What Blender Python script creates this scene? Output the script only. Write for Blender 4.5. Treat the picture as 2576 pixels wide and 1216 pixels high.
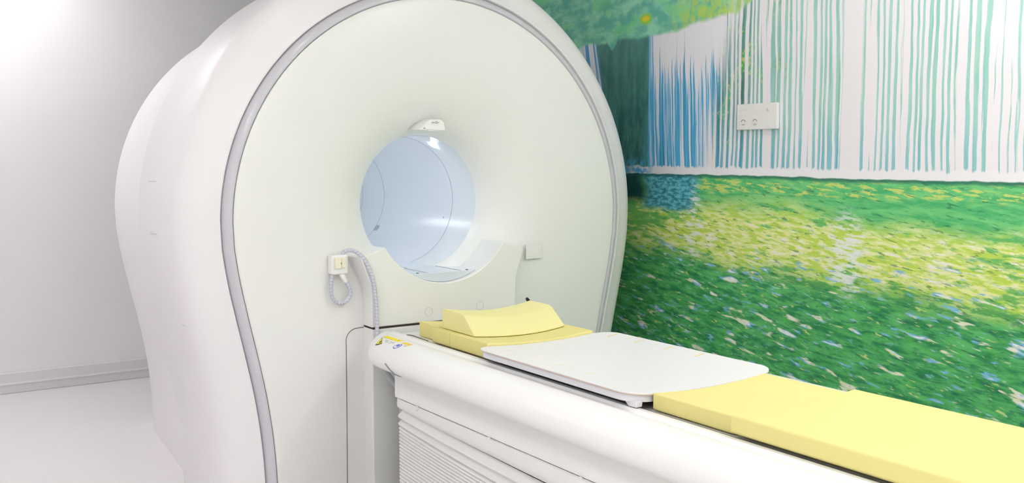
import bpy, bmesh, math, random
from mathutils import Vector, Matrix
random.seed(7)
D = bpy.data
for o in list(D.objects): D.objects.remove(o)
SC = bpy.context.scene
COL = SC.collection
R = math.radians
PI = math.pi

# ------------------------------------------------------------------ camera
cam = D.objects.new('camera', D.cameras.new('camera')); COL.objects.link(cam)
cam.data.sensor_width = 36.0
cam.data.lens = 36.0 * 2490.0 / 2576.0
cam.data.clip_start = 0.02
cam.location = (-1.98, -3.495, 1.35)
cam.rotation_euler = (R(90 - 4.82), 0, R(-34.04))
SC.camera = cam

# ------------------------------------------------------------------ world, view
w = D.worlds.new('world'); SC.world = w; w.use_nodes = True
w.node_tree.nodes['Background'].inputs[0].default_value = (0.9, 0.95, 1.0, 1)
w.node_tree.nodes['Background'].inputs[1].default_value = 0.3
SC.view_settings.view_transform = 'Standard'
SC.view_settings.look = 'None'
SC.view_settings.gamma = 1.0
SC.view_settings.use_curve_mapping = False
SC.view_settings.exposure = 0.66

ADDED_PANEL_W = 6.4        # radiance of the added square ceiling panels
SPOT_W = 45.0        # radiance of the small downlights
WASH_W = 55.0        # added lamps out of view that wash out the mural's right side
BORE_W = 30.0        # small lamp in the bore roof
BORE_FILL_W = 4.6        # added long lamps, out of view, that brighten the bore

# ------------------------------------------------------------------ materials
def lin(c):
    c = c / 255.0
    return c / 12.92 if c <= 0.04045 else ((c + 0.055) / 1.055) ** 2.4
def rgb(r, g, b): return (lin(r), lin(g), lin(b), 1.0)

def mat(name, col, rough=0.4, spec=0.5, bump=0.0, bscale=200.0, coat=0.0, var=0.02, emit=None, es=0.0):
    m = D.materials.new(name); m.use_nodes = True
    nt = m.node_tree; b = nt.nodes['Principled BSDF']
    b.inputs['Roughness'].default_value = rough
    b.inputs['Specular IOR Level'].default_value = spec
    b.inputs['Coat Weight'].default_value = coat
    b.inputs['Coat Roughness'].default_value = 0.08
    tc = nt.nodes.new('ShaderNodeTexCoord')
    nz = nt.nodes.new('ShaderNodeTexNoise'); nz.inputs['Scale'].default_value = 3.0
    nt.links.new(tc.outputs['Object'], nz.inputs['Vector'])
    mx = nt.nodes.new('ShaderNodeMix'); mx.data_type = 'RGBA'
    mx.inputs[6].default_value = tuple(max(0, c * (1 - var)) for c in col[:3]) + (1,)
    mx.inputs[7].default_value = tuple(min(1, c * (1 + var)) for c in col[:3]) + (1,)
    nt.links.new(nz.outputs['Fac'], mx.inputs[0])
    nt.links.new(mx.outputs[2], b.inputs['Base Color'])
    if bump > 0:
        n2 = nt.nodes.new('ShaderNodeTexNoise'); n2.inputs['Scale'].default_value = bscale
        nt.links.new(tc.outputs['Object'], n2.inputs['Vector'])
        bp = nt.nodes.new('ShaderNodeBump'); bp.inputs['Strength'].default_value = bump
        bp.inputs['Distance'].default_value = 0.002
        nt.links.new(n2.outputs['Fac'], bp.inputs['Height'])
        nt.links.new(bp.outputs['Normal'], b.inputs['Normal'])
    if emit:
        b.inputs['Emission Color'].default_value = emit
        b.inputs['Emission Strength'].default_value = es
    return m

M = {}
M['wall'] = mat('wall_paint', rgb(242, 240, 240), 0.6, 0.3, 0.05, 300)
M['ceiling'] = mat('ceiling_paint', rgb(240, 240, 238), 0.7, 0.3)
M['floor'] = mat('vinyl_floor', rgb(232, 229, 229), 0.35, 0.4, 0.03, 80)
M['base'] = mat('baseboard_vinyl', rgb(228, 226, 226), 0.3, 0.5)
M['cover'] = mat('scanner_cover', rgb(238, 239, 235), 0.3, 0.45)
M['shell'] = mat('scanner_shell', rgb(240, 237, 238), 0.4, 0.35)
M['rim'] = mat('rim_trim', rgb(206, 205, 211), 0.2, 0.5)
M['liner'] = mat('bore_liner', rgb(227, 232, 237), 0.2, 0.5)
M['bridge'] = mat('bore_bridge', rgb(222, 230, 240), 0.1, 0.6)
M['seam'] = mat('seam_gap', rgb(120, 116, 108), 0.6, 0.2)
M['seam_dark'] = mat('seam_gap_dark', rgb(62, 56, 50), 0.6, 0.2)
M['seam_pale'] = mat('seam_pale', rgb(205, 208, 200), 0.5, 0.3)
M['liner_seam'] = mat('liner_seam', rgb(168, 178, 186), 0.4, 0.3)
M['rail'] = mat('table_rail', rgb(243, 243, 241), 0.32, 0.45)
M['panel'] = mat('table_panel', rgb(245, 246, 242), 0.4, 0.35)
M['bellows'] = mat('bellows_rubber', rgb(240, 239, 237), 0.5, 0.3)
M['foam'] = mat('yellow_foam', rgb(236, 226, 150), 0.75, 0.2, 0.12, 500)
M['foam_pillow'] = mat('yellow_pillow', rgb(243, 236, 168), 0.75, 0.2, 0.12, 500)
M['coil'] = mat('coil_board', rgb(238, 238, 238), 0.4, 0.4)
M['coil_body'] = mat('coil_body', rgb(230, 230, 236), 0.35, 0.4)
M['orange'] = mat('orange_edge', rgb(214, 186, 160), 0.5, 0.3)
M['tick'] = mat('yellow_mark', rgb(240, 220, 120), 0.5, 0.3)
M['tick_pale'] = mat('pale_yellow_mark', rgb(238, 234, 200), 0.5, 0.3)
M['black'] = mat('black_rubber', rgb(38, 34, 32), 0.5, 0.3)
M['gap'] = mat('dark_channel', rgb(92, 90, 88), 0.5, 0.3)
M['cable'] = mat('cable_wrap', rgb(206, 206, 218), 0.45, 0.4)
M['cable_gap'] = mat('cable_wrap_gap', rgb(160, 158, 172), 0.5, 0.3)
M['ivory'] = mat('ivory_cover', rgb(242, 238, 212), 0.4, 0.4)
M['plastic'] = mat('white_plastic', rgb(240, 239, 237), 0.35, 0.45)
M['ink'] = mat('grey_ink', rgb(150, 150, 150), 0.6, 0.2)
M['ink_pale'] = mat('pale_ink', rgb(212, 212, 212), 0.6, 0.2)
M['lab_y'] = mat('label_yellow', rgb(246, 232, 40), 0.5, 0.3)
M['lab_o'] = mat('label_amber', rgb(244, 212, 50), 0.5, 0.3)
M['lab_b'] = mat('label_blue', rgb(96, 110, 205), 0.5, 0.3)
M['red'] = mat('red_mark', rgb(214, 120, 124), 0.5, 0.3)
M['grey'] = mat('grey_plastic', rgb(196, 198, 202), 0.35, 0.4)
def emat(name, col, s):
    return mat(name, (0.8, 0.8, 0.8, 1), 0.5, 0.2, emit=col, es=s)
M['added_panel_light'] = emat('added_light_panel', (1.0, 0.975, 1.0, 1), ADDED_PANEL_W)
M['spot_light'] = emat('downlight_lens', (1.0, 0.98, 0.95, 1), SPOT_W)
M['added_wash_light'] = emat('added_washer_lens', (1.0, 0.975, 0.955, 1), WASH_W)
M['bore_fill'] = emat('bore_fill_lens', (0.90, 0.955, 1.0, 1), BORE_FILL_W)
M['bore_light'] = emat('bore_lamp_lens', (0.86, 0.93, 1.0, 1), BORE_W)

# ------------------------------------------------------------------ mesh helpers
def link(name, me, m, parent=None, smooth=True, ang=35):
    o = D.objects.new(name, me); COL.objects.link(o)
    ms = m if isinstance(m, (list, tuple)) else [m]
    for k in ms: me.materials.append(k)
    if smooth:
        for p in me.polygons: p.use_smooth = True
        try: me.set_sharp_from_angle(angle=R(ang))
        except Exception: pass
    if parent:
        o.parent = parent
        o.matrix_parent_inverse = Matrix.Translation(-parent.location)
    return o
def mk(name, vs, fs, m, parent=None, smooth=True, ang=35, fix=True, mi=None):
    me = D.meshes.new(name); me.from_pydata([tuple(v) for v in vs], [], fs)
    if mi:
        for p, k in zip(me.polygons, mi): p.material_index = k
    if fix:
        bm = bmesh.new(); bm.from_mesh(me)
        bmesh.ops.recalc_face_normals(bm, faces=bm.faces)
        bm.to_mesh(me); bm.free()
    me.update()
    return link(name, me, m, parent, smooth, ang)
def bev(o, wd, seg=3, ang=35):
    b = o.modifiers.new('bevel', 'BEVEL'); b.width = wd; b.segments = seg
    b.limit_method = 'ANGLE'; b.angle_limit = R(ang); b.harden_normals = False
    return o
def box(name, x0, x1, y0, y1, z0, z1, m, parent=None, bw=0.0, seg=3):
    vs = [(x, y, z) for x in (x0, x1) for y in (y0, y1) for z in (z0, z1)]
    fs = [(0, 1, 3, 2), (4, 6, 7, 5), (0, 4, 5, 1), (2, 3, 7, 6), (0, 2, 6, 4), (1, 5, 7, 3)]
    o = mk(name, vs, fs, m, parent, smooth=bw > 0)
    if bw: bev(o, bw, seg)
    return o
def thing(name, label, cat, loc=(0, 0, 0), group=None):
    o = D.objects.new(name, None); COL.objects.link(o); o.location = loc
    o.empty_display_size = 0.05
    o['label'] = label; o['category'] = cat
    if group: o['group'] = group
    return o
def tag(o, label, cat, group=None):
    o['label'] = label; o['category'] = cat
    if group: o['group'] = group
    return o
def struct(o, label=None):
    o['kind'] = 'structure'
    return o
def grid(rows, cols, P, closed_c=False, closed_r=False):
    vs = [P(i, j) for i in range(rows) for j in range(cols)]
    fs = []
    for i in range(rows if closed_r else rows - 1):
        for j in range(cols if closed_c else cols - 1):
            a, b = i, (i + 1) % rows; c, d = j, (j + 1) % cols
            fs.append((a * cols + c, a * cols + d, b * cols + d, b * cols + c))
    return vs, fs
def smooth_path(pts, n=12):
    P = [Vector(p) for p in pts]; out = []
    for i in range(len(P) - 1):
        p0 = P[i - 1] if i else P[0] * 2 - P[1]
        p1, p2 = P[i], P[i + 1]
        p3 = P[i + 2] if i + 2 < len(P) else p2 * 2 - p1
        for k in range(n):
            t = k / n
            out.append(0.5 * ((2 * p1) + (p2 - p0) * t + (2 * p0 - 5 * p1 + 4 * p2 - p3) * t * t + (-p0 + 3 * p1 - 3 * p2 + p3) * t ** 3))
    out.append(P[-1]); return out
def resample(path, step):
    L = [0.0]
    for a, b in zip(path[:-1], path[1:]): L.append(L[-1] + (b - a).length)
    n = max(2, int(L[-1] / step) + 1); out = []; k = 0
    for i in range(n):
        s = L[-1] * i / (n - 1)
        while k < len(L) - 2 and L[k + 1] < s: k += 1
        t = (s - L[k]) / max(1e-9, L[k + 1] - L[k])
        out.append(path[k].lerp(path[k + 1], min(1, max(0, t))))
    return out
def tube(name, path, rad, m, parent=None, seg=10, wrap=0.0):
    """swept tube; wrap > 0 cuts a fine spiral-wrap gap every wrap metres"""
    path = [Vector(p) for p in path]
    if wrap:
        base = resample(path, wrap); out = []; rr = []; ks = []
        for a, b in zip(base[:-1], base[1:]):
            for t, r, k in ((0.0, 0.90, 0), (0.06, 1.0, 0), (0.5, 1.02, 0), (0.86, 1.0, 0), (0.90, 0.86, 1)):
                out.append(a.lerp(b, t)); rr.append(rad * r); ks.append(k)
        path = out + [base[-1]]; rr.append(rad); ks.append(0)
    else:
        rr = [rad] * len(path); ks = [0] * len(path)
    vs = []; fs = []; mi = []
    T0 = (path[1] - path[0]).normalized()
    N = T0.orthogonal().normalized()
    for i, p in enumerate(path):
        T = (path[min(i + 1, len(path) - 1)] - path[max(i - 1, 0)]).normalized()
        N = (N - T * N.dot(T)).normalized(); B = T.cross(N)
        for k in range(seg):
            a = 2 * PI * k / seg
            q = N * math.cos(a) + B * math.sin(a)
            off = T * (0.30 * rad * math.sin(a)) if wrap else Vector((0, 0, 0))
            vs.append(p + q * rr[i] + off)
    for i in range(len(path) - 1):
        for k in range(seg):
            fs.append((i * seg + k, i * seg + (k + 1) % seg, (i + 1) * seg + (k + 1) % seg, (i + 1) * seg + k)); mi.append(ks[i])
    fs.append(tuple(range(seg))[::-1]); mi.append(0)
    fs.append(tuple((len(path) - 1) * seg + k for k in range(seg))); mi.append(0)
    return mk(name, vs, fs, m, parent, True, 50, mi=mi)
def disc(name, c, n, r, h, m, parent=None, seg=24, bw=0.0):
    n = Vector(n).normalized(); a = n.orthogonal().normalized(); b = n.cross(a); c = Vector(c)
    vs = [c + (a * math.cos(2 * PI * k / seg) + b * math.sin(2 * PI * k / seg)) * r for k in range(seg)]
    vs += [v + n * h for v in vs]
    fs = [tuple(range(seg)), tuple(range(seg, 2 * seg))] + [(k, (k + 1) % seg, (k + 1) % seg + seg, k + seg) for k in range(seg)]
    o = mk(name, vs, fs, m, parent)
    if bw: bev(o, bw, 3)
    return o
def ring(name, c, n, r0, r1, h, m, parent=None, seg=40):
    n = Vector(n).normalized(); a = n.orthogonal().normalized(); b = n.cross(a); c = Vector(c)
    prof = [(r0, 0), (r0, h), (r1, h), (r1, 0)]
    vs, fs = grid(seg, 4, lambda i, j: c + (a * math.cos(2 * PI * i / seg) + b * math.sin(2 * PI * i / seg)) * prof[j][0] + n * prof[j][1], True, True)
    return mk(name, vs, fs, m, parent)
def prism(name, poly, fn, m, parent=None, bw=0.0, seg=3, ang=35):
    """poly: list of 2-D points; fn(p, side) -> 3-D point for side 0 / 1"""
    n = len(poly)
    vs = [fn(p, 0) for p in poly] + [fn(p, 1) for p in poly]
    fs = [tuple(range(n)), tuple(range(2 * n - 1, n - 1, -1))] + [(k, (k + 1) % n, (k + 1) % n + n, k + n) for k in range(n)]
    o = mk(name, vs, fs, m, parent, True, ang)
    if bw: bev(o, bw, seg)
    return o

# ------------------------------------------------------------------ room
XL, XR, YF, YB, H = -3.0, 1.4, -4.6, 2.77, 2.75
struct(box('floor', XL - .1, XR + .1, YF - .1, YB + .1, -0.1, 0, M['floor']))
struct(box('ceiling', XL - .1, XR + .1, YF - .1, YB + .1, H, H + .1, M['ceiling']))
struct(box('wall_left', XL - .1, XL, YF, YB, 0, H, M['wall']))
struct(box('wall_right', XR, XR + .1, YF, YB, 0, H, M['wall']))
struct(box('wall_back', XL - .1, XR + .1, YB, YB + .1, 0, H, M['wall']))
struct(box('wall_front', XL - .1, XR + .1, YF - .1, YF, 0, H, M['wall']))
struct(box('baseboard_back', XL, XR, YB - .014, YB, 0, .12, M['base'], bw=.004))
struct(box('baseboard_left', XL, XL + .014, YF, YB - .014, 0, .12, M['base'], bw=.004))
struct(box('trim_1', XL, XR, YB - .02, YB - .014, .052, .062, M['plastic']))

# ceiling lights above the frame; the square panels are added to brighten the room
def added_ceiling_panel(x, y, lab):
    t = thing('added_ceiling_light', lab, 'ceiling light', (x, y, H), 'added square ceiling light panels')
    a = .3
    fr = []
    vs, fs = grid(4, 4, lambda i, j: (x + (a, a + .03, a + .03, a)[j] * (1, -1, -1, 1)[i], y + (a, a + .03, a + .03, a)[j] * (1, 1, -1, -1)[i], H - (.02, .02, 0, 0)[j]), True, True)
    mk('added_panel_frame', vs, fs, M['plastic'], t, False)
    box('added_panel_diffuser', x - a, x + a, y - a, y + a, H - .014, H - .004, M['added_panel_light'], t)
for x, y, l in ((-2.45, -3.6, 'added square ceiling light panel in the front left corner'), (-2.45, -2.3, 'added square ceiling light panel by the left wall, behind the camera side'),
                (-2.45, -1.0, 'added square ceiling light panel by the left wall, level with the table'), (-.1, -4.05, 'added square ceiling light panel near the front wall, right of centre'),
                (-1.35, 2.3, 'added square ceiling light panel over the back wall, left of the scanner'),
                (-.9, -3.6, 'added square ceiling light panel near the front wall, centre'), (-2.1, 1.6, 'added square ceiling light panel in the back left corner')):
    added_ceiling_panel(x, y, l)
def downlight(x, y, lab, mt, r=.05):
    t = thing('downlight', lab, 'downlight', (x, y, H), 'round ceiling downlights')
    ring('bezel', (x, y, H), (0, 0, -1), r, r + .018, .012, M['plastic'], t)
    disc('lens', (x, y, H - .001), (0, 0, -1), r - .001, .006, mt, t)
for x, y, l in ((-.9, -.5, 'round downlight in front of the scanner, left'), (.75, -.55, 'round downlight in front of the scanner, right'),
                (-.9, -1.9, 'round downlight left of the table'), (.75, -1.5, 'round downlight between table and mural')):
    downlight(x, y, l, M['spot_light'])
for y, l in ((-1.95, 'added larger downlight washing out the mural beside the table foot'), (-2.75, 'added larger downlight washing out the mural beyond the table foot')):
    downlight(.80, y, l, M['added_wash_light'], .11)  # added lamps, not known in the room, to bleach the mural

# ------------------------------------------------------------------ mural (printed wall covering, node painted)
class NB:
    def __init__(s, nt): s.nt = nt
    def n(s, t, **k):
        q = s.nt.nodes.new(t)
        for a, b in k.items(): setattr(q, a, b)
        return q
    def put(s, sock, v):
        if isinstance(v, bpy.types.NodeSocket): s.nt.links.new(v, sock)
        elif v is not None: sock.default_value = v
    def m(s, op, a, b=None, c=None):
        q = s.n('ShaderNodeMath', operation=op); s.put(q.inputs[0], a)
        if b is not None: s.put(q.inputs[1], b)
        if c is not None: s.put(q.inputs[2], c)
        return q.outputs[0]
    def add(s, a, b): return s.m('ADD', a, b)
    def sub(s, a, b): return s.m('SUBTRACT', a, b)
    def mul(s, a, b): return s.m('MULTIPLY', a, b)
    def mx(s, a, b): return s.m('MAXIMUM', a, b)
    def mn(s, a, b): return s.m('MINIMUM', a, b)
    def ss(s, x, a, b, lo=0.0, hi=1.0):
        q = s.n('ShaderNodeMapRange', interpolation_type='SMOOTHSTEP')
        s.put(q.inputs['Value'], x)
        if a > b: a, b, lo, hi = b, a, hi, lo
        q.inputs['From Min'].default_value = a; q.inputs['From Max'].default_value = b
        q.inputs['To Min'].default_value = lo; q.inputs['To Max'].default_value = hi
        return q.outputs[0]
    def vec(s, x, y, z=0.0):
        q = s.n('ShaderNodeCombineXYZ'); s.put(q.inputs[0], x); s.put(q.inputs[1], y); s.put(q.inputs[2], z); return q.outputs[0]
    def noise(s, v, sc=1.0, det=2.0, rough=0.5, dist=0.0):
        q = s.n('ShaderNodeTexNoise'); s.put(q.inputs['Vector'], v)
        q.inputs['Scale'].default_value = sc; q.inputs['Detail'].default_value = det
        q.inputs['Roughness'].default_value = rough; q.inputs['Distortion'].default_value = dist
        return q.outputs['Fac']
    def mix(s, f, a, b):
        q = s.n('ShaderNodeMix', data_type='RGBA'); s.put(q.inputs[0], f); s.put(q.inputs[6], a); s.put(q.inputs[7], b); return q.outputs[2]
    def band(s, x, a, b, w=0.01): return s.mul(s.ss(x, a - w, a + w), s.ss(x, b + w, b - w))

def mural_material():
    m = D.materials.new('waterfall_mural_print'); m.use_nodes = True
    nt = m.node_tree; b = nt.nodes['Principled BSDF']; s = NB(nt)
    b.inputs['Roughness'].default_value = 0.42; b.inputs['Specular IOR Level'].default_value = 0.3
    tc = s.n('ShaderNodeTexCoord'); sp = s.n('ShaderNodeSeparateXYZ')
    nt.links.new(tc.outputs['Object'], sp.inputs[0])
    U = s.mul(sp.outputs['Y'], -1.0)          # grows to the right in the picture
    V = sp.outputs['Z']
    c = lambda r, g, bb: rgb(r, g, bb)
    jit = lambda sc, amp, det=2.0, su=1.0, sv=1.0, off=0.0: s.mul(s.sub(s.noise(s.vec(s.mul(U, su), s.add(s.mul(V, sv), off)), sc, det), 0.5), amp)
    # --- rock face behind the falls
    cave_n = s.noise(s.vec(s.mul(U, 9.0), s.mul(V, 2.2)), 2.4, 4.0, .6)
    cave = s.mix(s.ss(cave_n, .35, .68), c(54, 108, 110), c(88, 152, 142))
    cave = s.mix(s.mul(s.ss(V, 1.45, 2.0), .55), cave, c(92, 152, 140))
    mossn = s.noise(s.vec(s.mul(U, 1.0), s.mul(V, .8)), 9.0, 4.0, .65)
    jade = s.mix(s.ss(s.noise(s.vec(s.mul(U, 6.0), s.mul(V, .6)), 5.0, 3.0), .35, .66), c(140, 202, 178), c(182, 222, 204))  # ground between the veils, paled as part of the painted haze
    wallc = s.mix(s.ss(U, .28, .62), cave, jade)
    moss = s.mul(s.ss(mossn, .50, .60), s.mul(s.ss(U, -.15, .08), s.ss(U, .75, .40)))
    wallc = s.mix(moss, wallc, s.mix(s.ss(s.noise(s.vec(U, V), 46.0, 2.0), .46, .62), c(82, 180, 96), c(214, 212, 120)))
    blue_low = s.mul(s.ss(s.add(V, jit(3.0, .16)), 1.62, 1.30), s.ss(U, -.34, -.20))
    wallc = s.mix(s.mul(blue_low, s.ss(U, 1.5, .35, .35, .85)), wallc, c(88, 170, 210))
    # --- big fall (sheet of white and blue streaks)
    Uw = s.add(U, jit(2.0, .016, 2.0, 1.0, 2.2))
    Us = s.add(Uw, s.mul(s.sub(V, 1.3), .035))
    st1 = s.noise(s.vec(s.mul(Us, 42.0), s.mul(V, .55)), 1.0, 2.0, .6)
    st2 = s.noise(s.vec(s.mul(Us, 120.0), s.mul(V, 1.3), 3.3), 1.0, 2.0, .6)
    st3 = s.noise(s.vec(s.mul(Uw, 150.0), s.mul(V, 6.0), 8.3), 1.0, 2.0, .6)
    broad = s.add(s.mul(st1, .62), s.mul(st2, .38))
    thick = s.ss(V, 1.98, 1.60, .12, -.045)
    sheet_w = s.ss(s.add(s.add(broad, thick), s.mul(s.sub(st3, .5), .10)), .465, .525)
    sheet_blue = s.ss(s.add(s.mul(st2, .6), s.mul(st1, .4)), .30, .48)
    edge_l = s.add(-.285, jit(1.2, .012, 1.0, .2, 3.0))
    in_sheet = s.mul(s.ss(s.sub(U, edge_l), 0, .012), s.ss(s.add(U, s.mul(s.sub(V, 1.3), -.30)), .16, .02))
    sheet_c = s.mix(sheet_blue, c(58, 122, 148), c(92, 186, 234))
    sheet_c = s.mix(s.mul(sheet_w, s.ss(s.sub(U, edge_l), .0, .05)), sheet_c, c(246, 244, 250))
    # --- thin veils to the right
    fine = s.noise(s.vec(s.mul(Uw, 34.0), s.mul(V, .30), 5.1), 1.0, 1.5, .5)
    fine2 = s.noise(s.vec(s.mul(Uw, 70.0), s.mul(V, .9), 9.7), 1.0, 2.0, .6)
    veil_v = s.add(s.mul(fine, .55), s.mul(fine2, .45))
    top_more = s.ss(V, 1.75, 2.1, 0.0, .03)
    right_haze = s.ss(U, .55, 1.5, 0.0, .07)  # whitens the veils towards the right, a pale haze painted in
    ph = s.add(s.mul(Uw, 2 * PI * 33.0), s.mul(s.noise(s.vec(s.mul(U, 7.0), s.mul(V, .45), 4.4), 1.0, 2.0), 16.0))
    sw = s.add(.5, s.mul(s.m('SINE', ph), .5))
    veil = s.ss(s.add(s.add(s.mul(sw, .22), s.mul(veil_v, .78)), s.add(s.add(top_more, right_haze), s.mul(s.sub(st3, .5), .16))), .485, .535)
    colm = lambda u0, hw, k=0.0: s.ss(s.m('ABSOLUTE', s.sub(s.add(Uw, s.mul(s.sub(V, 1.3), k)), u0)), hw, hw * .72)
    veil = s.mx(veil, colm(.93, .056, -.01)); veil = s.mx(veil, colm(.50, .016, .05)); veil = s.mx(veil, colm(.15, .03, .06))
    veil = s.mx(veil, colm(.70, .018, -.03)); veil = s.mx(veil, colm(-.02, .045, -.24))
    veil_tint = s.ss(s.add(veil_v, right_haze), .40, .48)
    base2 = s.mix(s.mul(veil_tint, .45), wallc, c(168, 216, 222))
    right_zone = s.ss(s.add(U, s.mul(s.sub(V, 1.3), -.30)), .0, .08)
    right_zone = s.mul(right_zone, s.ss(s.sub(V, s.add(s.mul(U, .35), 2.16)), 0.0, -.05))
    fallc = s.mix(s.mul(veil, s.ss(U, -.1, .1)), base2, c(244, 240, 244))
    up = s.mix(in_sheet, s.mix(s.ss(U, -.06, .06), wallc, fallc), sheet_c)
    # --- ledge line (top of the falls) and foliage above it
    arch = s.add(s.add(1.955, s.mul(s.ss(U, -.30, .30), .05)), s.add(jit(9.0, .05, 3.0), s.ss(U, .30, .75, 0.0, .35)))
    above = s.ss(s.sub(V, arch), -.012, .012)
    foln = s.noise(s.vec(U, s.mul(V, 1.7)), 9.0, 4.0, .55)
    folb = s.noise(s.vec(U, s.mul(V, 1.7)), 4.5, 2.0, .5)
    fol = s.mix(s.ss(foln, .38, .64), c(108, 196, 172), c(160, 232, 196))
    fol = s.mix(s.mul(s.ss(folb, .54, .64), .6), fol, c(118, 220, 142))
    yel = s.mul(s.ss(s.add(U, s.mul(s.sub(V, 2.0), -.3)), -.20, .06), s.ss(s.noise(s.vec(U, s.mul(V, .6)), 26.0, 3.0, .7), .34, .62))
    fol = s.mix(yel, fol, c(190, 224, 104))
    blob = s.ss(s.m('SQRT', s.add(s.m('POWER', s.add(U, .305), 2.0), s.m('POWER', s.mul(s.sub(V, 2.045), 1.6), 2.0))), .062, .028)
    fol = s.mix(blob, fol, c(150, 222, 70))
    blob2 = s.ss(s.m('SQRT', s.add(s.m('POWER', s.add(U, .305), 2.0), s.m('POWER', s.mul(s.sub(V, 2.047), 2.0), 2.0))), .036, .022)
    fol = s.mix(blob2, fol, c(238, 226, 60))
    # spray running up the bank at the right
    spray = s.mul(s.ss(s.noise(s.vec(s.mul(U, 40.0), s.mul(V, 3.0)), 1.0, 2.0), .46, .56), s.ss(U, .22, .40))
    fol = s.mix(spray, fol, c(238, 238, 240))
    # foliage hanging over the dark hollow on the left
    hang = s.add(s.add(1.985, s.mul(s.ss(U, -1.2, -.6), .0)), s.add(jit(7.0, .06, 3.0), s.mul(s.ss(s.m('ABSOLUTE', s.add(U, .56)), .075, .0), -.075)))
    ab_l = s.ss(s.sub(V, s.add(hang, s.ss(U, -1.0, -.75, .06, .0))), -.008, .008)
    above = s.mx(above, s.mul(ab_l, s.ss(U, -.24, -.30)))
    above = s.mul(above, s.ss(U, 1.1, .45, .15, 1.0))
    # small fall at the left
    sf = s.mul(s.band(s.add(U, s.mul(s.sub(V, 2.0), .20)), -1.02, -.70, .012), s.ss(V, 2.05, 2.03))
    sfn = s.noise(s.vec(s.mul(s.add(U, s.mul(s.sub(V, 2.0), .20)), 34.0), s.mul(V, .8)), 1.0, 2.0)
    sfc = s.mix(s.ss(sfn, .42, .56), c(84, 164, 218), c(240, 244, 250))
    up = s.mix(s.mul(sf, s.ss(sfn, .30, .38)), up, sfc)
    up = s.mix(above, up, fol)
    # --- foam line and pool
    shore = s.add(1.272, s.add(jit(12.0, .016, 2.0, 1.0, .2), s.ss(U, .5, .95, 0.0, -.006)))
    wl = s.sub(V, shore)
    foam_top = s.add(.010, s.mul(s.noise(s.vec(s.mul(U, 40.0), 0.3), 1.0, 3.0, .7), .050))
    foam = s.mul(s.ss(s.sub(wl, foam_top), .006, -.004), s.ss(s.add(U, jit(9.0, .2)), -.50, -.34))
    up = s.mix(foam, up, c(246, 244, 248))
    mist = s.mul(s.mul(s.ss(s.sub(wl, s.add(foam_top, .02)), .03, -.01), s.ss(U, -.62, -.48)), s.ss(U, -.2, -.33))
    up = s.mix(s.mul(mist, s.ss(s.noise(s.vec(U, V), 30.0, 3.0), .40, .60)), up, c(96, 176, 226))
    # pool
    tilt = s.add(V, s.mul(U, .10))
    r1 = s.noise(s.vec(s.mul(U, 8.0), s.mul(tilt, 34.0)), 1.0, 5.0, .62, .4)
    r2 = s.noise(s.vec(s.mul(U, 15.0), s.mul(tilt, 60.0), 2.2), 1.0, 3.0, .6, .3)
    r3 = s.noise(s.vec(s.mul(U, 8.0), s.mul(s.add(V, s.mul(U, .16)), 34.0), 6.2), 1.0, 2.0, .5, .25)
    big = s.noise(s.vec(s.mul(U, 1.1), s.mul(V, 2.8), 1.7), 1.6, 2.0)
    deep = s.mix(s.ss(r1, .34, .66), c(52, 142, 88), c(104, 200, 118))
    deep = s.mix(s.mul(s.ss(r2, .56, .68), .7), deep, c(52, 116, 98))
    deep = s.mix(s.mul(s.ss(r2, .44, .34), .55), deep, c(98, 196, 92))
    shallow = s.mix(s.ss(r1, .36, .64), c(78, 186, 116), c(124, 214, 134))
    pool = s.mix(s.ss(s.add(V, jit(3.0, .25)), .82, 1.12), deep, shallow)
    # sunlit lime band
    cen = s.add(1.015, s.mul(U, -.055))
    limem = s.ss(s.m('ABSOLUTE', s.sub(s.add(V, jit(2.6, .16, 3.0, 1.0, 2.5)), cen)), .20, .06)
    lim_n = s.ss(s.add(s.mul(r1, .6), s.add(s.mul(big, .4), s.ss(U, -.55, .2, -.035, .06))), .475, .555)
    lime_c = s.mix(s.ss(r2, .40, .60), c(202, 228, 96), c(242, 246, 172))
    pool = s.mix(s.mul(limem, lim_n), s.mix(s.mul(limem, .55), pool, c(150, 216, 104)), lime_c)
    strip = s.mul(s.band(s.add(V, jit(5.0, .04)), 1.19, 1.25, .012), s.ss(U, .0, .14))
    pool = s.mix(s.mul(strip, s.ss(r2, .50, .60)), pool, c(206, 224, 124))
    # blue patch under the big fall, dark rim at the left
    bp = s.mul(s.band(s.add(U, jit(7.0, .10)), -.30, .075, .05), s.band(s.add(V, jit(6.0, .06)), 1.10, 1.28, .018))
    bpc = s.mix(s.ss(s.noise(s.vec(s.mul(U, 30.0), s.mul(V, 70.0)), 1.0, 3.0, .6), .38, .62), c(58, 138, 156), c(120, 206, 222))
    pool = s.mix(bp, pool, bpc)
    dk = s.mul(s.ss(s.add(U, jit(7.0, .14)), -.24, -.36), s.ss(s.add(V, jit(5.0, .08)), 1.10, 1.16))
    pool = s.mix(dk, pool, c(26, 78, 78))
    shade = s.mul(s.ss(wl, -.022, -.006), .75)
    pool = s.mix(shade, pool, c(34, 92, 94))
    # glints
    gl = s.ss(r3, .59, .66)
    glz = s.ss(V, 1.02, .90)
    gc = s.mix(s.ss(s.noise(s.vec(s.mul(U, 5.0), s.mul(V, 6.0)), 2.0, 1.0), .47, .56), c(134, 196, 236), c(242, 242, 214))
    gc = s.mix(s.ss(r3, .67, .72), gc, c(250, 250, 248))
    pool = s.mix(s.mul(s.mul(gl, glz), .95), pool, gc)
    r4 = s.noise(s.vec(s.mul(U, 17.0), s.mul(s.add(V, s.mul(U, .18)), 74.0), 11.0), 1.0, 2.0, .55, .2)
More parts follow.
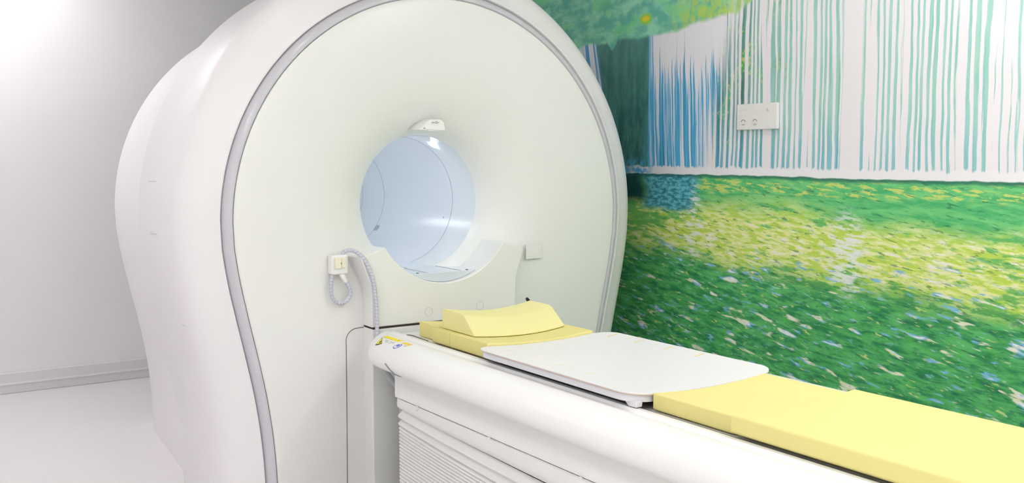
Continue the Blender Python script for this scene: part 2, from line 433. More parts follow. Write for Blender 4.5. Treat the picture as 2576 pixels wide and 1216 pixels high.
    g4c = s.mix(s.ss(s.noise(s.vec(s.mul(U, 3.0), s.mul(V, 9.0), 3.0), 2.0, 1.0), .42, .60), c(150, 206, 226), c(226, 234, 150))
    pool = s.mix(s.mul(s.ss(r4, .60, .68), s.mul(glz, .75)), pool, g4c)
    pool = s.mix(s.mul(s.ss(r4, .40, .32), .6), pool, c(40, 112, 84))
    gl2 = s.mul(s.ss(r2, .58, .66), s.ss(s.m('ABSOLUTE', s.sub(s.add(V, jit(4., .1)), .98)), .13, .04))
    pool = s.mix(s.mul(gl2, s.ss(U, -.2, .1)), pool, c(250, 248, 236))
    # sparkle column below the blue patch, and under the widest white fall
    for (u0, v0, su, sv, th) in ((.06, 1.04, .055, .20, .47), (.93, .96, .10, .19, .46)):
        d2 = s.add(s.m('POWER', s.mul(s.sub(U, u0), 1 / su), 2.0), s.m('POWER', s.mul(s.sub(V, v0), 1 / sv), 2.0))
        k = s.mul(s.ss(d2, 1.3, .2), s.ss(r2, th, th + .12))
        pool = s.mix(s.mul(k, .9), pool, c(240, 246, 242))
    col = s.mix(s.ss(wl, -.003, .003), pool, up)
    nt.links.new(col, b.inputs['Base Color'])
    return m
M['mural'] = mural_material()
mu = box('wall_mural', XR - .004, XR - .0005, YF + .05, 2.3, .10, 2.6, M['mural'])
tag(mu, 'painted waterfall and green pool mural covering the wall behind the scanner', 'mural')

# wall plate
pl = thing('wall_plate', 'white rectangular wall plate with two round pushes on the waterfall mural', 'wall plate', (XR - .004, -.45, 1.54))
yc0, yc1, zc0, zc1 = -.333, -.568, 1.476, 1.591
p_ = box('plate', XR - .020, XR - .0045, yc1, yc0, zc0, zc1, M['plastic'], pl, .004)
def wy(t): return yc0 + (yc1 - yc0) * t
for t in (.18, .47):
    d_ = disc('push_button', (XR - .0198, wy(t), 1.508), (-1, 0, 0), .0125, .002, M['plastic'], pl, 28, .0008)
    arc = [(XR - .0222, wy(t) + .0125 * math.cos(a), 1.508 + .0125 * math.sin(a)) for a in [R(20 + 140 * k / 14) for k in range(15)]]
    tube('button_shadow_gap', arc, .0011, M['seam'], d_, 6)
    box('button_slot', XR - .0228, XR - .0210, wy(t) - .008, wy(t) + .008, 1.499, 1.5005, M['seam'], d_)
box('line_mark', XR - .0206, XR - .0198, wy(.25), wy(.06), 1.5655, 1.5665, M['ink_pale'], pl)
prism('triangle_mark', [(wy(.73), 1.553), (wy(.80), 1.553), (wy(.75), 1.570)], lambda p, k: (XR - .0206 + .001 * k, p[0], p[1]), M['ink_pale'], pl)
box('small_mark', XR - .0206, XR - .0198, wy(.80), wy(.75), 1.487, 1.488, M['ink_pale'], pl)

# ------------------------------------------------------------------ scanner
XC = .06                       # centre plane of the housing
BX, BZ, BR = .02, 1.165, .28   # bore axis and radius
sc = thing('mri_scanner', 'large white MRI scanner with round open bore and grey rim trim', 'MRI scanner', (XC, .8, 0))
half = [(.735, 0), (.736, .08), (.739, .17), (.746, .27), (.757, .37), (.774, .48), (.800, .61), (.832, .755), (.862, .90), (.880, 1.02)]
half = [(p.x, p.y) for p in smooth_path([(a, b, 0) for a, b in half], 4)]
RT, ZT = .884, 1.10
for k in range(1, 73): 
    a = PI * .5 * k / 72
    half.append((RT * math.cos(a), ZT + RT * 1.005 * math.sin(a)))
right = [Vector((XC + x, z)) for x, z in half]
left = [Vector((XC - x, z)) for x, z in half[:-1]][::-1]
OUT = right + left                                    # open path, right foot -> top -> left foot
NRM = []
for i in range(len(OUT)):
    t = (OUT[min(i + 1, len(OUT) - 1)] - OUT[max(i - 1, 0)]).normalized()
    NRM.append(Vector((t.y, -t.x)))
def off(i, d):
    p = OUT[i] + NRM[i] * d
    if OUT[i].y < .001: p.y = 0.0
    return p
def flare(rho):
    t = (rho - BR) / .27
    if t >= 1: return 0.0
    t = max(t, 0.0)
    return .17 * (1 - math.sqrt(max(0.0, 1 - (1 - t) ** 2.2)))
# front cover: rings from the bore mouth to the outline
def out_at(a):
    d = Vector((math.cos(a), math.sin(a))); o = Vector((BX, BZ)); best = None
    pts = OUT + [OUT[0]]
    for p, q in zip(pts[:-1], pts[1:]):
        e = q - p; den = d.x * e.y - d.y * e.x
        if abs(den) < 1e-9: continue
        w_ = p - o; t = (w_.x * e.y - w_.y * e.x) / den; u = (w_.x * d.y - w_.y * d.x) / den
        if t > 0 and -1e-6 <= u <= 1 + 1e-6 and (best is None or t < best): best = t
    return best
corner = [math.atan2(OUT[0].y - BZ, OUT[0].x - BX), math.atan2(OUT[-1].y - BZ, OUT[-1].x - BX)]
ANG = sorted([((2 * PI * k / 360) + PI) % (2 * PI) - PI for k in range(360)] + corner)
RO = [out_at(a) for a in ANG]
SS = [0, .008, .02, .04, .07, .11, .16, .22, .30, .38, .46, .56, .68, .80, .90, .96, .985, .995, 1.0]
def FP(i, j):
    rho = BR + (RO[i] - BR) * SS[j]; a = ANG[i]
    if j > 0:
        lo = BR + .27 * SS[j] ** .9 if SS[j] < .56 else None
    y = flare(rho)
    e = SS[j]
    y -= .012 * math.sin(PI * min(1, max(0, (rho - .5) / max(.05, RO[i] - .5)))) if rho > .5 else 0
    if e >= .985: y += {.985: .0, .995: .0015, 1.0: .006}[e]
    return (BX + rho * math.cos(a), y, BZ + rho * math.sin(a))
vs, fs = grid(len(ANG), len(SS), FP, False, True)
mk('front_cover', vs, fs, M['cover'], sc, True, 60)
def surfy(x, z):
    a = math.atan2(z - BZ, x - BX); rho = math.hypot(x - BX, z - BZ); ro = out_at(a)
    return flare(rho) - (.012 * math.sin(PI * min(1, max(0, (rho - .5) / max(.05, ro - .5)))) if rho > .5 else 0)
def strip(name, prof, m, capback=False, ang=40):
    vs, fs = grid(len(OUT), len(prof), lambda i, j: (off(i, prof[j][0]).x, prof[j][1], max(0.0, off(i, prof[j][0]).y)))
    if capback:
        n = len(prof); fs.append(tuple(i * n + n - 1 for i in range(len(OUT))))
    return mk(name, vs, fs, m, sc, True, ang)
strip('rim_trim', [(-.002, .02), (.001, .006), (.005, .001), (.011, .000), (.018, .003), (.025, .009), (.031, .017), (.036, .028), (.039, .040), (.040, .055)], M['rim'])
strip('body_shell', [(.034, .06), (.0405, .024), (.043, .0205), (.047, .020), (.075, .040), (.105, .052), (.135, .068), (.162, .090), (.180, .115), (.187, .145), (.187, .20),
                     (.186, .60), (.180, .615), (.165, .625), (.15, .64), (.13, .9), (.08, 1.5), (.02, 1.75)], M['shell'], True, 30)
# bore
def cyl(name, prof, m, a0=0, a1=2 * PI, n=96, ang=50):
    cl = abs(a1 - a0 - 2 * PI) < 1e-6
    cnt = n if cl else n + 1
    vs, fs = grid(cnt, len(prof), lambda i, j: (BX + prof[j][0] * math.cos(a0 + (a1 - a0) * i / n), prof[j][1], BZ + prof[j][0] * math.sin(a0 + (a1 - a0) * i / n)), False, cl)
    return mk(name, vs, fs, m, sc, True, ang, fix=False)
cyl('bore_liner', [(BR, .168), (BR, .3), (BR, 1.0), (BR, 1.765)], M['liner'])
for y in (.36, 1.04, 1.29):
    o = cyl('liner_seam', [(BR - .0002, y - .0016), (BR - .0014, y), (BR - .0002, y + .0016)], M['liner_seam'])
cyl('bore_mouth_rear', [(BR, 1.755), (BR + .02, 1.758), (BR + .03, 1.762)], M['cover'])
# flat bridge along the bore floor
def segm(name, zt, r_, cx, cz, y0, y1, m, bw=.003):
    h = math.sqrt(r_ * r_ - (cz - zt) ** 2); a = math.atan2(h, cz - zt)
    pts = [(cx + r_ * math.sin(-a + 2 * a * k / 24), cz - r_ * math.cos(-a + 2 * a * k / 24)) for k in range(25)]
    return prism(name, pts, lambda p, k: (p[0], y0 + (y1 - y0) * k, p[1]), m, sc, bw)
segm('bore_bridge', .8935, BR - .0005, BX, BZ, .155, 1.70, M['bridge'])
segm('bridge_lip', .8925, .3172, .012, 1.1696, -.052, .155, M['bridge'])
tube('bridge_groove', [(BX + .075, -.052, .8930), (BX + .075, 1.6, .8940)], .0012, M['liner_seam'], sc, 6)
tube('bridge_groove', [(BX - .080, -.052, .8930), (BX - .080, 1.6, .8940)], .0012, M['liner_seam'], sc, 6)
for x in (-.115, .115):
    box('catch', .012 + x - .004, .012 + x + .004, -.050, -.040, .892, .8955, M['seam'], sc, .001)
# lamp set into the roof of the bore
def onbore(x, z, y, inset=.0):
    v = Vector((x - BX, z - BZ)).normalized() * (BR - inset); return Vector((BX + v.x, y, BZ + v.y))
lp = onbore(.161, 1.407, .287); nrm = Vector((BX - lp.x, 0, BZ - lp.z)).normalized()
disc('bore_lamp', lp - nrm * .002, nrm, .019, .006, M['bore_light'], sc, 24, .002)
la = R(128)
for y0_, y1_ in ((.22, .55), (.62, .98), (1.08, 1.5)):
    # added lamps on the unseen left of the bore roof, brightening the liner
    vs, fs = grid(7, 2, lambda i, j: (BX + (BR - .002) * math.cos(la + R(2.2) * (i - 3)), (y0_, y1_)[j], BZ + (BR - .002) * math.sin(la + R(2.2) * (i - 3))))
    mk('bore_fill_light', vs, fs, M['bore_fill'], sc, True, 60)
disc('bore_mark', onbore(.286, 1.08, .42), (BX - .286, 0, BZ - 1.08), .005, .0006, M['liner_seam'], sc)
disc('bore_mark', onbore(.25, .995, 1.02), (BX - .25, 0, BZ - .995), .022, .0006, M['liner_seam'], sc)
# alignment unit over the bore
un = prism('alignment_unit', [(-.074, 1.461), (.046, 1.460), (.045, 1.494), (.036, 1.506), (-.008, 1.506), (-.036, 1.494), (-.060, 1.476)],
      lambda p, k: (p[0] + .004 * k, (.002 if p[1] > 1.50 else -.010 if p[1] > 1.48 else -.020) if k == 0 else .13, p[1] + .004 * k), M['cover'], sc, .005, 3)
for x0, x1, z in ((-.012, -.003, 1.4930), (.011, .020, 1.4930)):
    box('dash_mark', x0, x1, -.0135, -.0080, z, z + .0012, M['ink'], un)
for x, z in ((.004, 1.4905), (.004, 1.4955), (.0085, 1.4965)):
    disc('dot_mark', (x, -.0080, z), (0, -1, 0), .0011, .0055, M['ink'], un, 10)
box('sensor_slot', -.056, -.048, -.0200, -.010, 1.4680, 1.4700, M['seam'], un)
# docking cover under the bore: U-shaped cut, sloping shoulders
DX, DZ, DR = .012, 1.1696, .3176
poly = []
a0 = math.atan2(1.007 - DZ, -.272); a0 += 2 * PI if a0 < 0 else 0
a1 = 2 * PI + math.atan2(1.007 - DZ, .272)
for k in range(49):
    a = a0 + (a1 - a0) * k / 48; poly.append((DX + DR * math.cos(a), DZ + DR * math.sin(a)))
shoulder = [(.374, .974), (.372, .962), (.356, .915), (.343, .882), (.336, .850), (.334, .80), (.333, .70)]
poly += [(DX + x, z) for x, z in shoulder]
poly += [(DX - x, z) for x, z in shoulder[::-1]]
def dock(p, k):
    x, z = p
    if k: 
        if z > .86 and abs(x - DX) > .30 and z < 1.0: x = DX + (x - DX) * (1 + .10 * (z - .86) / .11)
        return (x, .16, z)
    return (x, -.08, z)
dk = prism('docking_cover', poly, dock, M['cover'], sc, .004, 3, 30)
low = prism('lower_docking_cover', [(-.322, .02), (.346, .02), (.346, .694), (-.322, .694)], lambda p, k: (p[0], -.078 + .1 * k, p[1]), M['cover'], sc, .006, 3)
box('docking_seam', DX - .331, DX + .331, -.0795, .01, .694, .7005, M['seam_dark'], sc)
for x, z in ((-.073, .741), (.168, .745)):
    ring('round_plug', (x, -.080, z), (0, -1, 0), .0165, .0178, .0006, M['seam_pale'], dk)
box('white_patch', .444, .528, -.0150, -.0118, .916, .981, M['plastic'], sc, .001)
# lower service cover outline
seam = [(-.398, .02), (-.400, .2), (-.400, .40), (-.398, .62)] + [(-.398 + .048 * (1 - math.cos(a)), .645 + .046 * math.sin(a)) for a in [PI / 2 * k / 10 for k in range(11)]] + [(-.33, .692), (-.310, .690)]
for s_ in (-1, 1):
    pts = []
    for x, z in seam:
        pp = (x if s_ < 0 else 2 * XC - x)
        rho = math.hypot(pp - BX, z - BZ)
        pts.append((pp, surfy(pp, z), z))
    tube('cover_seam', smooth_path([Vector((x, y - .0002, z)) for x, y, z in pts], 3), .0016 if s_ < 0 else .0012, M['seam'], sc, 6)
# short seams on the side shell
def shellpt(z, y, d=.187):
    best = min(range(len(OUT) // 2, len(OUT)), key=lambda i: abs(off(i, d).y - z)); p = off(best, d); return Vector((p.x - .0004, y, z))
tube('side_seam', [shellpt(1.262, .47), shellpt(1.262, .36)], .0012, M['seam_pale'], sc, 6)
tube('side_seam', [shellpt(1.065, .42), shellpt(1.065, .33)], .0012, M['seam_pale'], sc, 6)
tube('side_seam', [shellpt(z, y) for z, y in ((.735, .15), (.733, .25), (.731, .40))], .0011, M['seam_pale'], sc, 6)

# connector box with plug and short cable, clipped on the front cover
cb = thing('connector_box', 'small white connector box with ivory cover and short cable loop on the scanner front', 'connector box', (-.433, -.02, .948))
box('housing', -.468, -.400, -.044, -.004, .910, .984, M['plastic'], cb, .006)
box('snap_cover', -.456, -.431, -.052, -.043, .934, .974, M['ivory'], cb, .002)
box('snap_cover', -.430, -.412, -.050, -.043, .936, .974, M['ivory'], cb, .002)
box('latch', -.4335, -.4315, -.0535, -.051, .950, .956, M['seam'], cb)
tube('plug', [(-.424, -.030, .912), (-.414, -.033, .893)], .0105, M['plastic'], cb, 16)
tube('plug_collar', [(-.415, -.033, .895), (-.407, -.034, .880)], .0088, M['plastic'], cb, 16)
tube('loop_cable', smooth_path([(-.408, -.034, .883), (-.394, -.034, .858), (-.388, -.033, .835), (-.397, -.032, .812), (-.420, -.030, .797), (-.446, -.029, .804),
     (-.462, -.028, .828), (-.465, -.027, .858), (-.462, -.027, .888), (-.458, -.027, .912)], 8), .0074, [M['cable'], M['cable_gap']], cb, 12, .0125)

hz = thing('wrapped_hose', 'long grey spiral wrapped cable running from the connector box down beside the docking cover', 'cable', (-.30, -.10, 0))
tube('hose', smooth_path([(-.418, -.030, .985), (-.408, -.031, .996), (-.385, -.040, 1.000), (-.362, -.066, .985), (-.345, -.086, .955), (-.330, -.094, .915), (-.318, -.0975, .865),
     (-.312, -.0985, .80), (-.310, -.0985, .74), (-.309, -.0985, .68), (-.309, -.0985, .655), (-.306, -.0955, .635), (-.300, -.0880, .622), (-.296, -.0785, .617)], 8), .0078,
     [M['cable'], M['cable_gap']], hz, 12, .0135)

disc('grommet', (-.298, -.0785, .617), (0, -1, 0), .014, .004, M['grey'], hz, 20, .001)

# ------------------------------------------------------------------ patient table
tb = thing('patient_table', 'white patient table with rounded side rails and ribbed bellows in front of the scanner', 'patient table', (0, -1.5, 0))
TY1, TY0 = -.115, -2.95
prof = [(-.238, .60), (-.238, .676), (-.240, .683), (-.244, .685), (-.262, .6855), (-.266, .683), (-.270, .6795), (-.288, .6790), (-.296, .6825), (-.304, .6885), (-.318, .6915),
        (-.340, .691), (-.365, .686), (-.388, .677), (-.406, .664), (-.418, .648), (-.424, .630), (-.423, .613), (-.415, .600), (-.401, .592), (-.380, .588), (-.350, .587), (-.30, .587), (-.26, .587)]
def rail(s_):
    ys = [(TY1 - .22 * (1 - math.cos(PI / 2 * k / 16))) for k in range(17)] + [TY1 - .3, -.8, -1.4, -2.0, -2.6, TY0]
    def P(i, j):
        x, z = prof[j]; y = ys[i]
        t = max(0.0, 1 - (TY1 - y) / .22); f = math.sqrt(max(0.0, 1 - t ** 2.4))
        xo = -.262; 
        if x < xo: x = xo + (x - xo) * (.06 + .94 * f)
        z2 = .688 - (.688 - z) * (.55 + .45 * f) if z < .688 and x < -.262 or t > 0 else z
        return (x * s_, y, z2)
    n = len(prof)
    vs, fs = grid(len(ys), n, P, True)
    fs.append(tuple(range(n))); fs.append(tuple((len(ys) - 1) * n + k for k in range(n)))
    return mk('side_rail', vs, fs, M['rail'], tb, True, 32)
rl = rail(-1); rail(1)
box('deck', -.236, .236, TY0, TY1 - .01, .60, .6755, M['rail'], tb, .004)
for s_ in (-1, 1):
    box('slide_channel', s_ * .230 - .005, s_ * .230 + .005, TY0, -.34, .6750, .6795, M['gap'], tb, .001)
tube('deck_mark', smooth_path([(-.222, -.175, .6775), (-.212, -.195, .6775), (-.214, -.26, .6775), (-.217, -.33, .6775)], 5), .0013, M['black'], tb, 6)
# release groove in the rail
tube('rail_groove', smooth_path([(-.4250, -.395, .628), (-.4245, -.415, .618), (-.419, -.440, .604), (-.405, -.455, .5935), (-.385, -.462, .5885)], 6), .0026, M['ink'], tb, 8)
box('side_panel', -.340, .340, TY0 + .05, -.300, .478, .600, M['panel'], tb, .002)
# flared skirt under the panel seam; drops slightly towards the foot
def skirt_pt(s, j):
    pr = [(-.340, .4775), (-.3425, .4765), (-.3435, .470), (-.345, .455), (-.343, .446), (-.334, .438), (-.32, .432)]
    x, z = pr[j]; t = s
    drop = .055 * t / (1 + t) * (0 if j < 2 else (j - 1) / 5.0)
    bulge = .016 * min(1, t) * math.sin(PI * j / 6.0)
    return x - bulge, z - drop
def wraploop(name, pf, m, zfn=None, ang=40):
    """profile swept round the U of the pedestal: left side, front end (towards scanner), right side"""
    stations = [(-1, y) for y in (-2.9, -2.3, -1.8, -1.4, -1.1, -.85, -.65, -.5, -.4)] + [(-1, -.34)]
    pts = []
    for s_, y in stations: pts.append((0, s_, y))
    path = []
    for _, s_, y in pts: path.append(('L', y))
    for k in range(1, 7): path.append(('CL', PI / 2 * k / 6))
    for k in range(0, 6): path.append(('CR', PI / 2 * k / 6))
    for _, s_, y in pts[::-1]: path.append(('R', y))
    n = len(pf(0.0))
    def P(i, j):
        kind, v = path[i]
        yl = v if kind in 'LR' else -.34
        t = max(0.0, -.34 - yl)
        x, z = pf(t)[j]; rr = .01
        o_ = -x - .34                      # how far the profile stands out
        if kind == 'L': return (x, v, z)
        if kind == 'R': return (-x, v, z)
        rad = .035 + o_
        if kind == 'CL': return (-.305 - rad * math.cos(v), -.335 + rad * math.sin(v), z)
        return (.305 + rad * math.sin(v), -.335 + rad * math.cos(v), z)
    vs, fs = grid(len(path), n, P)
    return mk(name, vs, fs, m, tb, True, ang)
wraploop('skirt', lambda t: [skirt_pt(t, j) for j in range(7)], M['bellows'])
def bell(t):
    out = []
    k = t / (1 + .8 * t)
    z = .434 - .060 * k
    # two open folds at the top
    out += [(-.322, z), (-.330, z - .010), (-.340 - .006 * k, z - .020), (-.3415 - .008 * k, z - .026), (-.336, z - .031), (-.325, z - .036)]
    z -= .036 + .022 * k
    out += [(-.326, z - .004), (-.337, z - .010), (-.341 - .005 * k, z - .016), (-.338, z - .022), (-.326, z - .027)]
    z -= .027 + .014 * k
    n = 27; p = (z - .02) / n
    for i in range(n):
        zz = z - i * p
        out += [(-.328, zz), (-.3355, zz - p * .16), (-.3385, zz - p * .42), (-.3375, zz - p * .72), (-.331, zz - p * .95)]
    return out
wraploop('bellows', bell, M['bellows'], ang=60)
box('floor_plate', -.36, .36, -2.9, -.26, 0, .022, M['panel'], tb, .004)
for y in (-.479, -.947, -1.41, -1.87, -2.33, -2.8):
    t = max(0, -.34 - y); xx, zz = skirt_pt(t, 1)
    o = disc('fixing_stud', (-.3420, y, .4725), (-1, 0, 0), .0100, .0080, M['plastic'], tb, 20, .003)
    o = disc('fixing_stud', (.3420, y, .4725), (1, 0, 0), .0100, .0080, M['plastic'], tb, 20, .003)
# lifting arm cover seen under the rail end
def arm(s_):
    pts = smooth_path([(-.327, -.135, .600), (-.318, -.150, .555), (-.298, -.18, .505), (-.268, -.22, .462), (-.24, -.27, .43), (-.22, -.32, .40)], 8)
    vs, fs = grid(len(pts), 8, lambda i, j: (s_ * (pts[i].x + (0, .004, .010, .014, .014, .010, .004, 0)[j] * 1.6), pts[i].y, pts[i].z + (0, .006, .008, .004, -.004, -.008, -.006, -.003)[j] * 1.0), True)
    mk('lift_arm_cover', vs, fs, M['grey'], tb, True, 50)
arm(-1); arm(1)
prism('lift_housing', [(-.31, .60), (-.24, .45), (-.22, .022), (.22, .022), (.24, .45), (.31, .60)], lambda p, k: (p[0], -.30 + .17 * k, p[1]), M['grey'], tb, .006)
# warning stickers on the rail
def railz(x):
    for (xa, za), (xb, zb) in zip(prof[9:20], prof[10:21]):
        if xb <= x <= xa: return za + (zb - za) * (xa - x) / (xa - xb)
    return .69
def sticker(name, pts, m, parent, dz=.0009):
    """thin sticker following the rail top"""
    n = len(pts)
    vs = [(x, y, railz(x) + .0002 + .0) for x, y in pts] + [(x, y, railz(x) + dz) for x, y in pts]
    fs = [tuple(range(n)), tuple(range(n, 2 * n))] + [(k, (k + 1) % n, (k + 1) % n + n, k + n) for k in range(n)]
    return mk(name, vs, fs, m, parent, False)
def seg_rect(x0, x1, y0, y1, n=4, sh=.0):
    a = [(x0 + (x1 - x0) * k / n, y0 + sh * k / n) for k in range(n + 1)]
    b = [(x0 + (x1 - x0) * k / n, y1 + sh * k / n) for k in range(n + 1)][::-1]
    return a + b
sticker('warning_label', seg_rect(-.348, -.328, -.352, -.228), M['lab_y'], rl)
sticker('label_print', seg_rect(-.344, -.333, -.331, -.329, 2), M['ink'], rl, .0014)
tri = sticker('warning_triangle', [(-.352, -.228), (-.385, -.290), (-.398, -.262)], M['black'], rl)
sticker('triangle_face', [(-.358, -.236), (-.383, -.2845), (-.3935, -.263)], M['lab_y'], tri, .0013)
sticker('triangle_symbol', [(-.372, -.262), (-.383, -.276), (-.385, -.268)], M['black'], tri, .0017)
sticker('caution_label', seg_rect(-.350, -.334, -.432, -.378), M['lab_o'], rl)
sticker('label_print', seg_rect(-.345, -.339, -.425, -.40, 2), M['tick'], rl, .0014)
c0 = (-.372, -.388)
ring_pts = []
rg = sticker('notice_disc', [(c0[0] + .017 * math.cos(2 * PI * k / 20), c0[1] + .017 * math.sin(2 * PI * k / 20)) for k in range(20)], M['lab_b'], rl)
sticker('disc_face', [(c0[0] + .0135 * math.cos(2 * PI * k / 20), c0[1] + .0135 * math.sin(2 * PI * k / 20)) for k in range(20)], M['plastic'], rg, .0013)
sticker('disc_symbol', seg_rect(c0[0] - .004, c0[0] + .008, c0[1] - .008, c0[1] + .008, 3), M['lab_b'], rg, .0017)
for k, (xx, ya, yb) in enumerate(((-.3610, -.275, -.305), (-.3610, -.312, -.345), (-.3660, -.282, -.300), (-.3660, -.318, -.348), (-.3710, -.290, -.330), (-.3570, -.410, -.430), (-.3620, -.413, -.428))):
    sticker('label_text', seg_rect(xx - .0011, xx + .0011, yb, ya, 1), M['ink_pale'], rl, .0012)
# small printed number on the side panel
for k, (h_, wd) in enumerate(((.011, .004), (.011, .005), (.010, .005))):
    y = -.338 - k * .0085
    pts = {0: [(0, 0), (0, 1), (.9, 1)], 1: [(1, 1), (0, 1), (0, .5), (1, .5), (1, 0), (0, 0)], 2: [(0, 0), (0, 1), (1, 1), (1, .45), (0, .45)]}[k]
    tube('panel_print', [Vector((-.3402, y - p[0] * wd, .563 + p[1] * h_)) for p in pts], .0006, M['ink'], tb, 4)
box('red_mark', -.300, -.290, -1.506, -1.488, .6795, .6812, M['red'], tb)

# ------------------------------------------------------------------ foam pads on the table
def pad(name, hx, y0, y1, z0, z1, m, lab, sag=.012, bw=.005, xc=0.0, edge=.0):
    nx, ny = 25, max(3, int(abs(y1 - y0) / .05) + 2)
    def top(x): return z1 - sag * (1 - (x / hx) ** 2)
    vs = []; fs = []
    def xi(i): return -hx + 2 * hx * i / (nx - 1)
    for i in range(nx):
        for j in range(ny):
            y = y0 + (y1 - y0) * j / (ny - 1); vs.append((xc + xi(i), y, top(xi(i))))
    for i in range(nx):
        for j in range(ny):
            y = y0 + (y1 - y0) * j / (ny - 1); vs.append((xc + xi(i), y, z0))
    q = nx * ny
    for i in range(nx - 1):
        for j in range(ny - 1):
            a = i * ny + j; fs.append((a, a + ny, a + ny + 1, a + 1)); fs.append((a + q, a + 1 + q, a + ny + 1 + q, a + ny + q))
    for i in range(nx - 1):
        for j in (0, ny - 1):
            a = i * ny + j; fs.append((a, a + ny, a + ny + q, a + q))
    for j in range(ny - 1):
        for i in (0, nx - 1):
            a = i * ny + j; fs.append((a, a + 1, a + 1 + q, a + q))
    o = mk(name, vs, fs, m, None, True, 40)
    bev(o, bw, 4, 50)
    return tag(o, lab, 'foam pad')
ZD = .6762
pad('foam_pad', .194, -.370, -.222, ZD + .0005, .735, M['foam'], 'narrow yellow foam pad at the head end, nearest the scanner')
pad('foam_pad', .224, -.4985, -.373, ZD + .0045, .735, M['foam'], 'short yellow foam pad under the front edge of the headrest')
pad('foam_pad', .225, -.7510, -.502, ZD + .0045, .735, M['foam'], 'yellow foam pad between the headrest and the white coil board')
pad('foam_pad', .216, -1.844, -1.5535, ZD + .0045, .727, M['foam'], 'yellow foam pad directly behind the foot end of the white coil board')
pad('foam_pad', .236, -2.80, -1.849, ZD + .0125, .736, M['foam'], 'long yellow foam pad at the foot end of the table', bw=.007)

# headrest wedge
def wedge():
    Z0 = .724; hxh = .195
    pr = [(-.395, 0), (-.395, .064), (-.405, .072), (-.530, .070), (-.545, .066), (-.622, .004), (-.618, 0)]
    nx = 29
    xs = [-hxh + 2 * hxh * i / (nx - 1) for i in range(nx)]
    def P(i, j):
        x = xs[i]; y, z = pr[j]
        s = (1 - (x / hxh) ** 2)
        if j in (1, 2, 3, 4): xx = x * .985
        else: xx = x
        low = .7362 - .012 * (1 - (xx / .224) ** 2)
        return (xx + .0, y - .022 * s * (1 if j >= 3 else .3), low + z - (.010 * s if 1 <= j <= 4 else 0))
    vs, fs = grid(nx, len(pr), P, False, False)
    n = len(pr)
    for i in range(nx - 1): fs.append((i * n + n - 1, i * n, (i + 1) * n, (i + 1) * n + n - 1))
    fs.append(tuple(range(n))); fs.append(tuple((nx - 1) * n + k for k in range(n)))
    o = mk('headrest_wedge', vs, fs, M['foam_pillow'], None, True, 30)
    bev(o, .004, 3, 25)
    return tag(o, 'pale yellow foam headrest wedge with sloping front lying on the pads', 'headrest')
wedge()
st = tube('positioning_strap', smooth_path([(.236, -.335, .70), (.238, -.34, .745), (.225, -.350, .790), (.205, -.365, .803), (.196, -.385, .800), (.207, -.40, .74)], 6), .006, M['black'], None, 10)
tag(st, 'black strap end showing behind the headrest', 'strap')

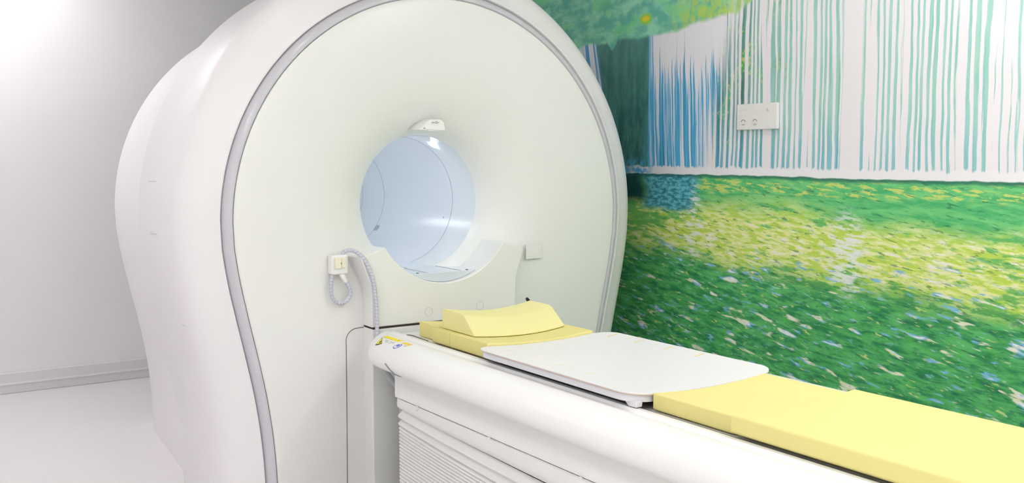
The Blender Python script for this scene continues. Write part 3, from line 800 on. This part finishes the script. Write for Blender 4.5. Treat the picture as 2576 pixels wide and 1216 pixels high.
# coil board
cbd = thing('coil_board', 'white curved coil board with yellow marks lying across the table rails', 'coil board', (0, -1.15, .70))
def rrect(hx, y0, y1, rad, n=10, bow=.0):
    pts = []
    for cx, cy, a0 in ((hx - rad, y1 - rad, 0), (-hx + rad, y1 - rad, 90), (-hx + rad, y0 + rad, 180), (hx - rad, y0 + rad, 270)):
        for k in range(n + 1):
            a = R(a0 + 90 * k / n); pts.append((cx + rad * math.cos(a), cy + rad * math.sin(a)))
    return pts
def slab(name, hx, y0, y1, rad, zt, th, m, parent, sag=.016, inset=0, bw=.003):
    # grid with rounded outline: rows along x
    nx = 41; n2 = 13
    xs = [-hx * math.cos(PI * i / (nx - 1)) for i in range(nx)]
    def yl(x):
        d = abs(x) - (hx - rad)
        if d <= 0: return 0.0
        return rad - math.sqrt(max(0.0, rad * rad - d * d))
    vs = []; fs = []
    for lev in (0, 1):
        for i in range(nx):
            for j in range(n2):
                a, b = y0 + yl(xs[i]), y1 - yl(xs[i])
                t = j / (n2 - 1); z = zt - sag * (1 - (xs[i] / hx) ** 2) - (th if lev else 0)
                vs.append((xs[i], a + (b - a) * t, z))
    q = nx * n2
    for i in range(nx - 1):
        for j in range(n2 - 1):
            a = i * n2 + j; fs.append((a, a + n2, a + n2 + 1, a + 1)); fs.append((a + q, a + 1 + q, a + n2 + 1 + q, a + n2 + q))
        for j in (0, n2 - 1):
            a = i * n2 + j; fs.append((a, a + n2, a + n2 + q, a + q))
    for j in range(n2 - 1):
        for i in (0, nx - 1):
            a = i * n2 + j; fs.append((a, a + 1, a + 1 + q, a + q))
    o = mk(name, vs, fs, m, parent, True, 40)
    return bev(o, bw, 3, 60) if bw else o
SG = .014
slab('top_sheet', .286, -1.552, -.752, .075, .7300, .004, M['coil'], cbd, SG, bw=.0016)
slab('edge_line', .2855, -1.5515, -.7525, .075, .7258, .0020, M['orange'], cbd, SG, bw=0)
slab('coil_body', .279, -1.545, -.758, .07, .7236, .021, M['coil_body'], cbd, SG * .6, bw=.004)
for s_ in (-1, 1):
    box('foot_runner', s_ * .226 - .008, s_ * .226 + .008, -1.50, -.84, .6798, .712, M['gap'], cbd, .002)
for s_ in (-1, 1):
    o = prism('end_lug', [(0, .7050), (-.065, .7050), (-.062, .6885), (-.030, .6875), (-.015, .700)], lambda p, k: (s_ * (.262 - .022 * k), -1.478 + p[0], p[1] - .0005), M['coil_body'], cbd, .003)
def boardz(x): return .7300 - SG * (1 - (x / .286) ** 2)
def tick(x0, x1, y0, y1, m, wd=.0022):
    n = 5; vs = []
    for k in range(n + 1):
        x = x0 + (x1 - x0) * k / n; y = y0 + (y1 - y0) * k / n; z = boardz(x)
        vs += [(x, y - wd, z - .001), (x, y + wd, z - .001), (x, y + wd, z + .0005), (x, y - wd, z + .0005)]
    fs = []
    for k in range(n):
        for a in range(4): fs.append((k * 4 + a, k * 4 + (a + 1) % 4, k * 4 + 4 + (a + 1) % 4, k * 4 + 4 + a))
    fs += [(0, 1, 2, 3), (n * 4, n * 4 + 1, n * 4 + 2, n * 4 + 3)]
    mk('position_mark', vs, fs, m, cbd, False)
for k, y in enumerate((-.835, -.975, -1.118, -1.262)):
    tick(.222, .272, y, y + .006, M['tick'])
    tick(-.212, -.176, y, y - .002, M['tick_pale'])
for y in (-.905, -1.045, -1.19, ):
    tick(.245, .272, y, y + .002, M['tick_pale'], .0016); tick(-.212, -.195, y, y, M['tick_pale'], .0016)
